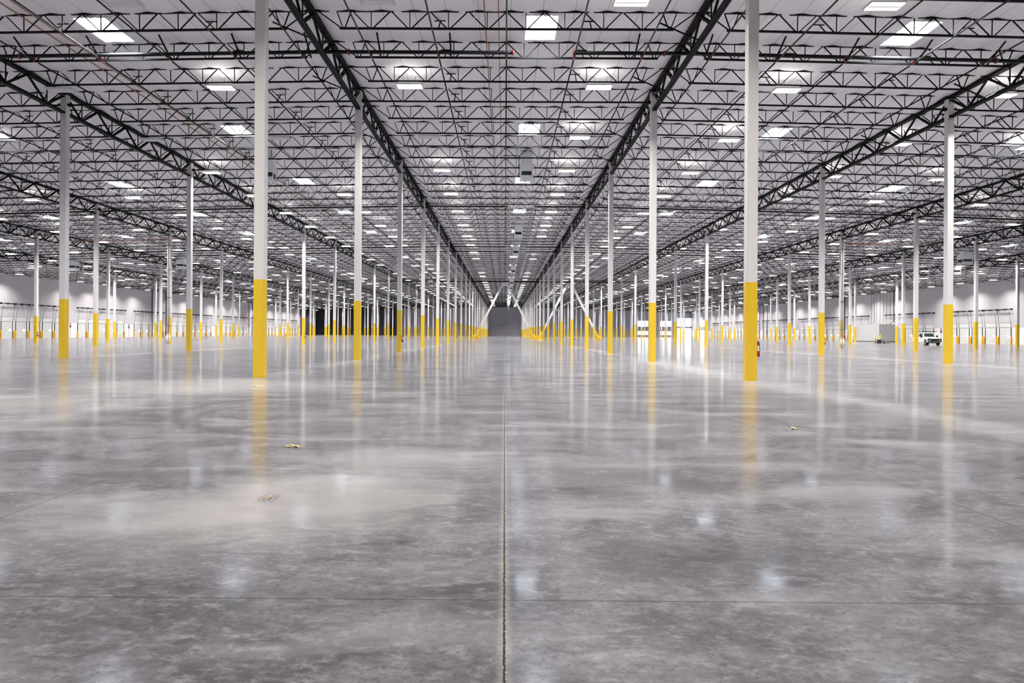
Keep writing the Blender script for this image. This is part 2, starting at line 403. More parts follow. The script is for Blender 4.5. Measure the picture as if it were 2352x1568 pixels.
for k, (a, b2, zz) in enumerate(OPEN):
    for (z0, z1) in zz:
        wn += 1
        mm = MB().box(a, b2, YB + .12, YB + .16, z0, z1)
        o = struct('window_%d' % wn, mm.mesh('window_glass', M['day']), 'bright %s window, %s opening from the left on the far wall' % ('lower' if z0 < 3 else 'upper', ordn(k + 1)), 'window')
        fr = MB()
        for x in (a + .05, b2 - .05, (a * 2 + b2) / 3, (a + b2 * 2) / 3): fr.box(x - .05, x + .05, YB + .04, YB + .12, z0, z1)
        for z in (z0 + .05, z1 - .05): fr.box(a, b2, YB + .04, YB + .12, z - .05, z + .05)
        put('window_frame', fr.mesh('window_frame', M['galv']), o)
o = struct('window_%d' % (wn + 1), MB().box(XW - .04, XW - .01, 322, 330, 5.3, 8.2).mesh('window_glass', M['day']), 'bright upper window at the far end of the right wall', 'window')
put('window_frame', MB().box(XW - .1, XW - .02, 321.9, 330.1, 5.2, 5.3).box(XW - .1, XW - .02, 321.9, 330.1, 8.2, 8.3).box(XW - .1, XW - .02, 325.9, 326.1, 5.2, 8.3).mesh('window_frame', M['galv']), o)
struct('window_%d' % (wn + 2), MB().box(XW - .04, XW - .01, 322, 333, .3, 3.4).mesh('window_glass', M['day']), 'bright lower window at the far end of the right wall', 'window')

# ------------------------------------------------------------------ ceiling: sagging blanket with openings for the skylights
PIL = W / 12
SKY = {}
def sky_x(i): return i * W + (1.54 if i >= 0 else -1.54)
cv = []; cf = []; seam = []
JY = [yj(0) + S / 5 * k for k in range(-8, 106)]
for i in range(-5, 6):
    a, b2, c = bay(i); sx = sky_x(i)
    xs = {round(a, 5): None, round(b2, 5): None}
    k = -80
    while k < 80:
        x = sx + PIL * k / 4
        if a + .03 < x < b2 - .03: xs[round(x, 5)] = None
        k += 1
    xs = sorted(xs)
    ys = [YN - .2]
    for y0, y1 in zip(JY, JY[1:]):
        for t in (0, .1, .5, .9): ys.append(y0 + (y1 - y0) * t)
    ys = [y for y in ys if YN - .3 <= y <= YB] + [YB + .2]
    base = len(cv)
    for y in ys:
        fy = ((y - yj(0)) / (S / 5)) % 1.0
        for x in xs:
            u = ((x - sx) / PIL) % 1.0; h = abs(math.sin(math.pi * u)) ** .8
            jitter = .25 * math.sin(3.1 * math.floor((x - sx) / PIL + 1e-6) + 1.7 * math.floor((y - yj(0)) / (S / 5)))
            amp = .095 * (1 + jitter) * (.75 + .25 * math.sin(math.pi * fy))
            cv.append((x, y, zbay(x) + .215 - amp * h))
            seam.append(1.0 if min(u, 1 - u) < .02 else 0.0)
    nx = len(xs)
    for r in range(len(ys) - 1):
        ym = (ys[r] + ys[r + 1]) / 2; j = (ym - yj(0)) / S
        insky = (j % 1.0 > .4 + .019) and (j % 1.0 < .6 - .019) and j > 0 and j < 21
        for q in range(nx - 1):
            xm = (xs[q] + xs[q + 1]) / 2
            if insky and abs(xm - sx) < PIL / 2: continue
            cf.append((base + r * nx + q, base + (r + 1) * nx + q, base + (r + 1) * nx + q + 1, base + r * nx + q + 1))
me = bpy.data.meshes.new('ceiling'); me.from_pydata(cv, [], cf); me.materials.append(M['ceil'])
at = me.attributes.new('seam', 'FLOAT', 'POINT'); at.data.foreach_set('value', seam); me.shade_smooth(); me.update()
struct('ceiling', me, 'white quilted roof insulation sagging between the joists', 'ceiling')

# ------------------------------------------------------------------ columns
CA = .356
def rounded(h, r=.035, n=3):
    p = []
    for (sx, sy, a0) in ((1, 1, 0), (-1, 1, 90), (-1, -1, 180), (1, -1, 270)):
        for k in range(n + 1):
            a = math.radians(a0 + 90 * k / n); p.append((sx * (h - r) + r * math.cos(a), sy * (h - r) + r * math.sin(a)))
    return p
ZY = 3.28
YEL = MB().prism(rounded(CA / 2 + .002), 'z', 0, ZY).mesh('painted_base', M['coly'])
CAP = MB().box(-.27, .27, -.24, .24, -.03, 0).bar((-.12, -.24, -.03), (-.12, -.2, -.3), .02, .02).mesh('cap_plate', M['steel'])
SEAT = MB().box(-CA / 2 - .17, -CA / 2, -.1, .1, -.64, -.5).mesh('joist_clip', M['steel'])
SEAT2 = MB().box(CA / 2, CA / 2 + .17, -.1, .1, -.64, -.5).mesh('joist_clip', M['steel'])
SHAFT = {}
def rowname(i):
    n = int(abs(i) + .5)
    return ('%s row %s of the aisle' % (ordn(n), side(i)))
ROWS = [r - .5 for r in range(-4, 6)]
for i in ROWS:
    zc = zr(i * W); key = round(abs(i), 1)
    if key not in SHAFT: SHAFT[key] = MB().prism(rounded(CA / 2), 'z', ZY, zc - .03).mesh('shaft', M['colw'])
    cnt = 0
    for j in range(0, 22):
        X, Y = i * W, yj(j)
        if not seen((X, Y, 0), (X, Y, 7), (X, Y, 14), m=90): continue
        cnt += 1
        if i == .5 or i == -.5: txt = 'white steel column with yellow base, %s back in the %s' % (ordn(cnt), rowname(i))
        else: txt = 'white steel column with yellow base, %s back in the %s' % (ordn(cnt), rowname(i))
        e = tag(empty('steel_column', (X, Y, 0)), txt, 'column', 'white and yellow steel columns')
        put('shaft', SHAFT[key], e); put('painted_base', YEL, e)
        put('cap_plate', CAP, e, (0, 0, zc))
        if j < 9: put('joist_clip', SEAT, e, (0, 0, zc)); put('joist_clip', SEAT2, e, (0, 0, zc))

# ------------------------------------------------------------------ girders (trusses along the column rows)
def G_top(): return MB().box(-.15, -.02, 0, S, 0, .1).box(.02, .15, 0, S, 0, .1).box(-.15, .15, 0, S, .1, .125).mesh('top_chord', M['steel'])
def G_bot(): return MB().box(-.125, -.015, .3, S - .05, -1.08, -.97).box(.015, .125, .3, S - .05, -1.08, -.97).mesh('bottom_chord', M['steel'])
P = S / 5
gz0, gz1 = -1.0, .02
def g_single(k): return MB().bar((0, P * k, gz1), (0, P * (k + .5), gz0), .09, .09)
def g_pair(k):
    m = MB()
    for x in (-.07, .07): m.bar((x, P * (k + .5), gz0), (x, P * (k + 1), gz1), .045, .07)
    m.bar((-.09, P * (k + .75), -.49), (.09, P * (k + .75), -.49), .08, .1); return m
def g_vert(k): return MB().bar((0, P * (k + .5), gz0), (0, P * (k + .5), gz1), .045)
GT, GB = G_top(), G_bot()
GS = [g_single(k).mesh('single_diagonal', M['steel']) for k in range(5)]
GP = [g_pair(k).mesh('paired_diagonal', M['steel']) for k in range(5)]
GV = [g_vert(k).mesh('vertical_web', M['steel']) for k in range(5)]
allw = MB()
for k in range(5):
    for m in (g_single(k), g_pair(k), g_vert(k)):
        b = len(allw.v); allw.v += m.v; allw.f += [tuple(b + q for q in f) for f in m.f]; allw.m += m.m
GW = allw.mesh('webbing', M['steel'])
for i in ROWS:
    cnt = 0
    for j in range(0, 21):
        X, Y, Z = i * W, yj(j), zr(i * W)
        if not seen((X, Y, Z), (X, Y + S, Z), (X, Y + S, Z - 1), (X, Y + S * .7, Z), m=60): continue
        cnt += 1
        e = tag(empty('roof_girder', (X, Y, Z)), 'black girder truss over the %s, %s span back' % (rowname(i), ordn(cnt)), 'girder', 'black girder trusses over the columns')
        put('top_chord', GT, e); put('bottom_chord', GB, e)
        if j < 2 or (abs(i) < 2 and j < 4):
            for k in range(5): put('single_diagonal', GS[k], e); put('paired_diagonal', GP[k], e); put('vertical_web', GV[k], e)
        else: put('webbing', GW, e)

# ------------------------------------------------------------------ joists (open web, across each bay)
HB = W / 2
ZT0, ZB0 = .145, -.57
def jbars(tie):
    top = MB().box(-HB + .15, -.012, -.055, -.012, ZT0, ZT0 + .05)
    top = MB().box(-HB + .1, HB - .1, -.055, .055, ZT0, ZT0 + .055)
    e = HB - .2 if tie else 7.1
    bot = MB().box(-e, e, -.05, .05, ZB0 - .035, ZB0 + .035)
    diag = []; vert = []
    nodes = [.823 + 1.646 * k for k in range(4)]
    for s in (-1, 1):
        for x in nodes:
            diag.append(((s * (x - .8), ZT0), (s * (x - .06), ZB0))); diag.append(((s * (x + .06), ZB0), (s * (x + .77), ZT0)))
            vert.append(((s * x, ZB0), (s * x, ZT0)))
        xe = 6.92
        diag += [((s * 6.62, ZT0), (s * (xe - .04), ZB0)), ((s * (xe + .03), ZB0), (s * 7.22, ZT0)), ((s * (xe + .08), ZB0), (s * 8.0, ZT0))]
    return top, bot, diag, vert
def bm_(p, q, a): return MB().bar((p[0], 0, p[1]), (q[0], 0, q[1]), a)
JT, JBm = {}, {}
t_, b_, d_, v_ = jbars(False); t2, b2_, _, _ = jbars(True)
JTOP = t_.mesh('top_chord', M['steel']); JBOT = b_.mesh('bottom_chord', M['steel']); JBOTT = b2_.mesh('bottom_chord', M['steel'])
JD = [bm_(p, q, .042).mesh('diagonal_web', M['steel']) for p, q in d_]
JV = [bm_(p, q, .034).mesh('vertical_web', M['steel']) for p, q in v_]
wb = MB()
for p, q in d_: wb.bar((p[0], 0, p[1]), (q[0], 0, q[1]), .042)
for p, q in v_: wb.bar((p[0], 0, p[1]), (q[0], 0, q[1]), .034)
JW = wb.mesh('webbing', M['steel'])
KICK = MB().bar((6.5, 0, -.28), (HB - .05, 0, -1.02), .06, .05).mesh('girder_kicker', M['steel'])
BR = {x: MB().bar((x, 0, ZB0), (x + .02, .75, ZT0 - .02), .05, .03).bar((x - .25, .72, ZT0 - .05), (x + .25, .72, ZT0 - .05), .03, .04).mesh('chord_brace', M['steel']) for x in (-2.9, 3.6)}
def joist_frame(i, n):
    a, b2, c = bay(i); Y = yj(0) + P * n; za, zb = zr(a), zr(b2)
    return c, Y, (za + zb) / 2, -math.atan2(zb - za, b2 - a), (b2 - a) / W
cands = []
for n in range(1, 105):
    for i in range(-5, 6):
        X, Y, Z, ry, sx = joist_frame(i, n); a, b2, c = bay(i)
        pts = [(a + (b2 - a) * t, Y, zr(a) * (1 - t) + zr(b2) * t - .3) for t in (0, .15, .3, .5, .7, .85, 1)]
        if not seen(*pts, m=20): continue
        inside = sum(1 for p in pts if seen(p))
        cands.append((Y / max(inside, .5) * 7, Y, i, n))
order = sorted(cands)
near = set((i, n) for _, _, i, n in order[:298]); full = set((i, n) for _, _, i, n in order[:42])
rest = MB(); cnt = {}
def bayname(i): return 'central bay' if i == 0 else '%s bay %s of centre' % (ordn(abs(i)), side(i))
for _, _, i, n in sorted(cands, key=lambda t: (t[2], t[3])):
    cnt[i] = cnt.get(i, 0) + 1
    X, Y, Z, ry, sx = joist_frame(i, n); tie = n % 5 == 0
    if (i, n) in near:
        e = tag(empty('roof_joist', (X, Y, Z), 0, ry, sx), 'black open-web joist across the %s, %s joist from the front' % (bayname(i), ordn(cnt[i])), 'joist', 'black open-web roof joists')
        put('top_chord', JTOP, e); put('bottom_chord', JBOTT if tie else JBOT, e)
        if (i, n) in full:
            for m_ in JD: put('diagonal_web', m_, e)
            for m_ in JV: put('vertical_web', m_, e)
        else: put('webbing', JW, e)
        if n % 5 in (2, 4): put('girder_kicker', KICK, e)
        if n < 14:
            for x in BR: put('chord_brace', BR[x], e)
    else:
        R = Matrix.Translation((X, Y, Z)) @ Matrix.Rotation(ry, 4, 'Y') @ Matrix.Diagonal((sx, 1, 1, 1))
        for src in (t2, b2_ if tie else b_, wb):
            if src is t2: src = t_
            b = len(rest.v); rest.v += [tuple(R @ Vector(p)) for p in src.v]; rest.f += [tuple(b + q for q in f) for f in src.f]
rest.m = [0] * len(rest.f)
o = put('roof_joists', rest.mesh('roof_joists', M['steel'], fix=False)); tag(o, 'dense far field of black open-web joists receding to the end wall', 'joists', 'black open-web roof joists', 'stuff')

# ------------------------------------------------------------------ skylights
sk_h = .42
def sky_meshes():
    hw, hl = PIL / 2, P * .4
    well = MB()
    well.box(-hw - .02, -hw, -hl, hl, -.02, sk_h).box(hw, hw + .02, -hl, hl, -.02, sk_h).box(-hw, hw, -hl - .02, -hl, -.02, sk_h).box(-hw, hw, hl, hl + .02, -.02, sk_h)
    skirt = MB(); b = len(skirt.v)
    n = 14                                            # crumpled foil skirt round the opening
    ring = []
    for k in range(n): ring.append((-hw + 2 * hw * k / n, -hl))
    for k in range(n): ring.append((hw, -hl + 2 * hl * k / n))
    for k in range(n): ring.append((hw - 2 * hw * k / n, hl))
    for k in range(n): ring.append((-hw, hl - 2 * hl * k / n))
    rnd = random.Random(3)
    for (x, y) in ring: skirt.v.append((x, y, 0.0))
    for (x, y) in ring: skirt.v.append((x * (1.14 + .1 * rnd.random()), y * (1.04 + .05 * rnd.random()), -.05 - .05 * rnd.random()))
    for (x, y) in ring: skirt.v.append((x * 1.42, y * 1.10, -.02 - .03 * rnd.random()))
    t = len(ring)
    for q in range(2):
        for k in range(t): skirt.f.append((q * t + k, q * t + (k + 1) % t, (q + 1) * t + (k + 1) % t, (q + 1) * t + k)); skirt.m.append(0)
    dome = MB().box(-hw, hw, -hl, hl, sk_h - .02, sk_h)
    bar = MB().box(-hw, hw, -.03, .03, sk_h - .12, sk_h - .07).box(-hw, hw, hl - .16, hl - .12, -.03, .02)
    return well.mesh('well_lining', M['foil']), skirt.mesh('foil_skirt', M['foil'], True), dome.mesh('dome', M['dome']), bar.mesh('safety_bar', M['galv'])
SW, SK, SD, SB = sky_meshes()
for i in range(-5, 6):
    cnt_ = 0
    for j in range(0, 21):
        X, Y = sky_x(i), yj(j + .5); Z = zbay(X) + .19
        if not seen((X, Y, Z), m=110): continue
        cnt_ += 1
        e = tag(empty('skylight', (X, Y, Z)), 'bright skylight in the roof of the %s, %s from the front' % (bayname(i), ordn(cnt_)), 'skylight', 'roof skylights')
        put('well_lining', SW, e); put('dome', SD, e); 
        if j < 18: area('daylight', e, (0, 0, sk_h - .06), 1.25, 2.3, SKY_W, (.86, .92, 1), 128)
        if j < 8: put('foil_skirt', SK, e)
        if j < 6: put('safety_bar', SB, e)

# ------------------------------------------------------------------ high bay lamps
HOUS = MB().box(-.66, .66, -.32, .32, 0, .06).box(-.6, .6, -.035, .035, -.035, 0).box(-.68, -.66, -.33, .33, -.03, .06).box(.66, .68, -.33, .33, -.03, .06).mesh('housing', M['lampw'])
L_ON = MB().box(-.62, .62, -.30, -.05, -.03, 0).mesh('lamp_lens', M['lamp']); L_ON2 = MB().box(-.62, .62, .05, .30, -.03, 0).mesh('lamp_lens', M['lamp'])
L_OFF = MB().box(-.62, .62, -.30, -.05, -.03, 0).mesh('lamp_lens', M['lampoff']); L_OFF2 = MB().box(-.62, .62, .05, .30, -.03, 0).mesh('lamp_lens', M['lampoff'])
L_UP = MB().box(-.6, .6, -.26, .26, .06, .075).mesh('uplight_lens', M['lampup'])
HANG = MB().bar((0, 0, .07), (0, 0, .78), .008).mesh('hanger_wire', M['galv'])
tor = MB().tube([(.13 * math.cos(t / 12 * 2 * math.pi), 0, .13 * math.sin(t / 12 * 2 * math.pi)) for t in range(13)], .008, 4, caps=False)
LOOP = tor.mesh('cable_loop', M['pipe'])
LX = [-5.0, -14.8, -23.1, -34.2, -43.6, -53.3, -62.6, -72.0, -81.5, -90.2, 4.8, 14.5, 25.6, 33.9, 43.4, 53.2, 62.6, 72.0, 81.5, 90.2]
OFF = {(-5.0, -1), (-5.0, 1), (-23.1, 0), (-14.8, -1), (-23.1, 1), (-5.0, 10), (-5.0, 11), (-5.0, 14), (4.8, 8), (4.8, 10), (4.8, 11), (4.8, 15), (-34.2, 1), (-34.2, 2), (-14.8, 1), (-14.8, 2)}
rl = random.Random(11); lamps = []; back = []
for x in LX:
    for n in range(-3, 33):
        Y = 35.5 + 9.144 * n; Z = zbay(x) - .72
        off = (x, n) in OFF or (n > 5 and rl.random() < .10) or (Y > 330)
        if seen((x, Y, Z), m=12): lamps.append((Y, x, n, Z, off))
        elif Y < 60 and abs(x) < 50 and Y > -12: back.append((Y, x, n, Z, False))
lamps.sort(); nearl = set((x, n) for _, x, n, _, _ in lamps[:290])
linename = {}
for s_, vals in ((-1, sorted([x for x in LX if x < 0], reverse=True)), (1, sorted([x for x in LX if x > 0]))):
    for k, x in enumerate(vals): linename[x] = '%s line %s of centre' % (ordn(k + 1), 'left' if s_ < 0 else 'right')
seq = {}; farl = MB()
for (Y, x, n, Z, off) in lamps:
    seq[x] = seq.get(x, 0) + 1
    if (x, n) in nearl:
        e = tag(empty('high_bay_light', (x, Y, Z)), '%s white high bay light, %s from the front in the %s' % ('unlit' if off else 'lit', ordn(seq[x]), linename[x]), 'light', 'rectangular high bay lights')
        put('housing', HOUS, e); put('lamp_lens', L_OFF if off else L_ON, e); put('lamp_lens', L_OFF2 if off else L_ON2, e)
        if not off: put('uplight_lens', L_UP, e); area('lamp_beam', e, (0, 0, -.05), 1.2, .55, LAMP_W, (1, .955, .88), 132)
        if n < 4: put('hanger_wire', HANG, e, (-.55, 0, 0)); put('hanger_wire', HANG, e, (.55, 0, 0)); put('cable_loop', LOOP, e, (-.4, -.45, .25)); put('cable_loop', LOOP, e, (.45, -.45, .25))
    else:
        farl.box(x - .68, x + .68, Y - .33, Y + .33, Z, Z + .06, 0)
        farl.box(x - .62, x + .62, Y - .3, Y + .3, Z - .03, Z, 2 if off else 1)
        if not off: farl.box(x - .6, x + .6, Y - .26, Y + .26, Z + .06, Z + .075, 3)
far_on = [(x, Y, Z) for (Y, x, n, Z, off) in lamps if (x, n) not in nearl and not off]
o = put('high_bay_lights', farl.mesh('high_bay_lights', [M['lampw'], M['lamp'], M['lampoff'], M['lampup']], fix=False)); tag(o, 'farthest small high bay lights receding toward the end wall', 'lights', 'rectangular high bay lights', 'stuff')
for (x, Y, Z) in far_on: area('lamp_beam', o, (x, Y, Z - .05), 1.2, .55, LAMP_W, (1, .955, .88), 132)
for q, (Y, x, n, Z, off) in enumerate(back):        # the lamps of the same lines over and beside the viewpoint, which light the near floor
    ro_ = int(round((35.5 - Y) / 9.144))
    e = tag(empty('high_bay_light', (x, Y, Z)), 'lit high bay light overhead, %s row out of frame, %s' % (ordn(ro_ + 1), linename[x]), 'light', 'rectangular high bay lights')
    put('housing', HOUS, e); put('lamp_lens', L_ON, e); put('lamp_lens', L_ON2, e); put('uplight_lens', L_UP, e); area('lamp_beam', e, (0, 0, -.05), 1.2, .55, LAMP_W, (1, .955, .88), 132)

# ------------------------------------------------------------------ sprinkler mains, branches
MAINS = [(31.7, .3, 3.1), (70.2, .4, 3.0), (103.0, .5, 3.2), (109.0, .5, 3.2), (164.0, .5, 3.2)]
BX = 3.15
names_m = ['nearest cross line', 'second cross line', 'third cross line', 'fourth cross line', 'fifth cross line']
for k, (Y, xa, xb) in enumerate(MAINS):
    for s in (-1, 1):
        x0 = -xa + .6 if s < 0 else xb
        end = s * (XW - 1)
        stops = [x0] + [s * (m + .5) * W for m in range(0, 5) if (s * (m + .5) * W - x0) * s > 0] + [end]
        pts = [(x, Y, zbay(x) - .5) for x in stops]
        e = tag(empty('sprinkler_main', (x0, Y, zbay(x0) - .5)), 'thick black sprinkler main running %s, %s of the roof' % (side(s), names_m[k]), 'pipe', 'black sprinkler mains')
        off = Vector((-x0, -Y, -(zbay(x0) - .5)))
        put('pipe', MB().tube([Vector(p) + off for p in pts], .085 if k < 2 else .09, 10).mesh('pipe', M['pipe'], True), e)
        cp = MB().tube([(-.03, 0, 0), (.03, 0, 0)], .12, 12).mesh('end_cap', M['red'], True); put('end_cap', cp, e)
        if k == 0:
            CPL = MB().tube([(-.05, 0, 0), (.05, 0, 0)], .115, 10).tube([(0, 0, -.14), (0, 0, .14)], .03, 6).mesh('red_coupling', M['valve'], True)
            for xq in (s * 7.3, s * 22.6):
                put('red_coupling', CPL, e, (xq - x0, 0, zbay(xq) - zbay(x0)))
            for q in range(1, 8):
                xq = x0 + s * 3.29 * q - s * .4
                put('sway_brace', MB().bar((0, .42, -.09), (.02, -.8, .55), .07, .04).mesh('sway_brace', M['steel']), e, (xq - x0, 0, zbay(xq) - zbay(x0)))
SEG = [(20.5, 31.7), (32.2, 69.8), (70.6, 102.8), (109.2, 163.5), (164.3, 250.0)]
segname = ['before the nearest main', 'behind the nearest main', 'behind the second main', 'behind the fourth main', 'behind the fifth main']
VAL = MB().tube([(0, 0, -.12), (0, 0, .14)], .055, 8).tube([(-.07, 0, .02), (.07, 0, .02)], .04, 8).ball((0, -.05, .1), .05, 6).mesh('red_valve', M['valve'], True)
HEAD = MB().tube([(0, 0, -.03), (0, 0, -.13)], .014, 5).tube([(0, 0, -.13), (0, 0, -.15)], .03, 6).mesh('sprinkler_head', M['chrome'])
BRM = {k: MB().tube([(0, 0, 0), (0, b - a, 0)], .036 if k < 3 else .04, 6).mesh('pipe', M['pipe'], True) for k, (a, b) in enumerate(SEG)}
nb = 0
for k, (ya, yb) in enumerate(SEG):
    lim = [7, 14, 18, 22, 24][k]
    for q in range(-lim, lim + 1):
        x = q * BX
        if abs(x) > XW - 1 or not seen((x, yb, zbay(x) - .64), (x, (ya + yb) / 2, zbay(x) - .64), m=0): continue
        z = zbay(x) - .64
        nm = 'on the ridge line' if q == 0 else '%s line %s of ridge' % (ordn(abs(q)), side(q))
        e = tag(empty('sprinkler_branch', (x, ya, z)), 'thin black sprinkler branch pipe %s, %s' % (nm, segname[k]), 'pipe', 'black sprinkler branch pipes'); nb += 1
        put('pipe', BRM[k], e)
        if k == 1 and q % 1 == 0: put('red_valve', VAL, e, (0, -.35, .06)); 
        if k in (1,) and abs(q) <= 6:
            for t in range(0, 7): put('sprinkler_head', HEAD, e, (0, 3.0 * t + .8, 0))

# ------------------------------------------------------------------ other services under the roof
def run(name, X, ya, yb, r, m, label, dz, cat='pipe', grp=None):
    pts = []; z = zbay(X) + dz
    pts = [(0, 0, 0), (0, yb - ya, 0)]
    o = put(name, MB().tube(pts, r, 6).mesh(name, m, True), None, (X, ya, z)); return tag(o, label, cat, grp)
run('gas_pipe', -.92, 22, 150, .022, M['copper'], 'thin orange pipe just left of the ridge pipe, left of the pair', -.1, grp='orange gas pipes')
run('gas_pipe', -.34, 22, 150, .018, M['copper'], 'thin orange pipe just left of the ridge pipe, right of the pair', -.1, grp='orange gas pipes')
run('gas_pipe', -20.3, 24, 120, .026, M['copper'], 'orange pipe under the roof at upper left, left of the pair', -.15, grp='orange gas pipes')
run('gas_pipe', -19.75, 24, 120, .022, M['copper'], 'orange pipe under the roof at upper left, right of the pair', -.15, grp='orange gas pipes')
run('conduit', -1.35, 22, 120, .014, M['galv'], 'thin grey conduit left of the orange pipes along the ridge', -.12, 'conduit')
run('conduit', -22.2, 24, 70, .016, M['white'], 'thin white conduit crossing the roof at the upper left corner', -.35, 'conduit')

def duct(X, Y, label, wd=.86, dp=.75, far=False, face=-1):
    z = zbay(X) + .12
    e = tag(empty('duct_drop', (X, Y, z - 2.25)), label, 'duct', 'silver heating duct drops')
    b = MB().box(-wd / 2, wd / 2, -dp / 2, dp / 2, .75, 2.25)
    for zz in (1.2, 1.62, 2.0): b.box(-wd / 2 - .02, wd / 2 + .02, -dp / 2 - .02, dp / 2 + .02, zz, zz + .035)
    put('duct_body', b.mesh('duct_body', M['galv']), e)
    fr = MB()
    for sx in (-1, 1):
        for sy in (-1, 1): fr.bar((sx * (wd / 2 + .03), sy * dp / 2, 0), (sx * (wd / 2 + .03), sy * dp / 2, 1.3), .05)
    for sy in (-1, 1): fr.bar((-wd / 2 - .05, sy * dp / 2, .02), (wd / 2 + .05, sy * dp / 2, .02), .05)
    for sx in (-1, 1): fr.bar((sx * (wd / 2 + .03), -dp / 2, .02), (sx * (wd / 2 + .03), dp / 2, .02), .05)
    put('support_frame', fr.mesh('support_frame', M['galv']), e)
    lou = MB().box(-wd / 2 + .06, wd / 2 - .06, -dp / 2 - .01, dp / 2 + .01, .5, .75)
    put('air_outlet', lou.mesh('air_outlet', M['dark']), e)
    put('deflector', MB().prism([(-dp / 2, .12), (dp / 2, .12), (dp / 2, .45), (0, .2), (-dp / 2, .45)], 'x', -wd / 2, wd / 2).mesh('deflector', M['galv']), e)
    if not far:
        put('gas_line', MB().tube([(-1.75, 0, 2.0), (-wd / 2 - .14, 0, 2.0), (-wd / 2 - .14, 0, .1), (0, 0, 0.04)], .035, 6).mesh('gas_line', M['pipe'], True), e)
for k, Y in enumerate([51.5, 82.2, 101, 132, 163, 182, 213, 244, 275, 306, 330]):
    duct(1.57, Y, 'silver heating duct drop beside the ridge, %s from the front' % ordn(k + 1))
for k, Y in enumerate([51.5, 82.2, 115.5, 146, 165, 178, 209, 240, 271]):
    duct(-17.85, Y, 'silver duct drop in the first bay left of centre, %s from the front' % ordn(k + 1))
duct(64.3, 96, 'grey duct drop right of the tallest right-hand column, near the right wall', 1.3, 1.2, True)
duct(71.5, 109, 'small grey duct drop behind the larger one near the right wall', 1.0, 1.0, True)
duct(-70, 111, 'small grey duct drop high near the left wall', 1.0, 1.0, True)
duct(-53.5, 113, 'grey duct drop between the third and fourth rows left of the aisle', 1.2, 1.0, True)
duct(-60, 160, 'small duct drop far back on the left side', 1.0, 1.0, True)

# ------------------------------------------------------------------ braced frame half way back
YF = yj(10)
apex_z = zr(8.2) - .9
def brace(xc, label):
    e = tag(empty('brace_frame', (xc, YF - .5, 0)), label, 'brace', 'white chevron braces')
    d = W / 2
    for s in (-1, 1):
        foot = Vector((s * (d - .75), 0, .5)); top = Vector((s * .55, 0, apex_z)); t = (ZY - .5) / (apex_z - .5); mid = foot.lerp(top, t)
        put('white_leg', MB().bar(mid, top, .5, .5).mesh('white_leg', M['colw']), e)
        put('yellow_leg', MB().bar(foot, mid, .505, .505).mesh('yellow_leg', M['coly']), e)
        g = MB().prism([(s * (d - .1), 0), (s * (d - 1.7), 0), (s * (d - 1.4), .75), (s * (d - .6), 1.15), (s * (d - .1), .9)], 'y', -.03, .03)
        g.box(min(s * (d - 1.8), s * (d - .1)), max(s * (d - 1.8), s * (d - .1)), -.25, .25, 0, .06)
        put('base_gusset', g.mesh('base_gusset', M['coly']), e)
    put('apex_plate', MB().box(-.95, .95, -.12, .12, apex_z - .55, apex_z + .45).mesh('apex_plate', M['colw']), e)
brace(0, 'white and yellow chevron brace spanning the central aisle far back')
brace(W, 'white and yellow chevron brace in the first bay right of centre')
o = put('brace_beam', MB().box(-2.5 * W, 3.5 * W, -.15, .15, apex_z + .45, apex_z + .75).mesh('brace_beam', M['steel']), None, (0, YF - .5, 0)); tag(o, 'long black beam across the roof above the white chevron braces', 'beam')

# ------------------------------------------------------------------ dock doors
DW, DH = 2.9, 3.15
groups_d = [(127.4, 5), (150.3, 5), (173.3, 4), (192.6, 7), (223.1, 7), (253.6, 7), (284.1, 7)]
dm = MB()      # local frame: x = out of the wall into the room, y along the wall
dm.box(0, .05, 0, DW, 0, DH)
for z in (.62, 1.25, 1.9, 2.5): dm.box(.05, .056, .04, DW - .04, z, z + .012, 1)
for y in (.3, 1.05, 1.85, 2.6):
    for z in (.35, .6, .95, 1.6, 2.25, 2.8): dm.box(.05, .075, y - .03, y + .03, z - .03, z + .03, 1)
DOORM = dm.mesh('door', [M['door'], M['lilac']])
VIS = MB().box(.05, .062, 1.95, 2.6, 1.38, 1.72).mesh('vision_glass', M['lite'])
VISR = VIS
def track(y): return MB().box(0, .12, y - .05, y + .05, 0, DH).bar((.1, y, DH), (.48, y, 6.5), .035, .03)
TR = [track(-.06).mesh('door_track', M['seal']), track(DW + .06).mesh('door_track', M['seal'])]
GD = [MB().box(.0, .26, y - .08, y + .08, 0, 1.3).prism([(0, 1.3), (.26, 1.3), (0, 1.5)], 'y', y - .08, y + .08).mesh('track_guard', M['guard']) for y in (-.2, DW + .2)]
SH = MB().tube([(.5, -.4, 6.55), (.5, DW + .4, 6.55)], .03, 6).tube([(.5, .15, 6.55), (.5, 1.25, 6.55)], .11, 8).tube([(.5, 1.65, 6.55), (.5, DW - .15, 6.55)], .11, 8)
for y in (-.3, DW + .3, DW / 2): SH.box(0, .52, y - .03, y + .03, 6.4, 6.7)
SHM = SH.mesh('spring_shaft', M['pipe'])
HDR = MB().box(0, .04, 0, DW, DH + .02, 4.05).box(0, .06, -.05, DW + .05, DH - .02, DH + .05, 1).box(0, .05, 0, DW, 4.05, 4.09, 1).mesh('door_header', [M['door'], M['seal']])
dn = 0
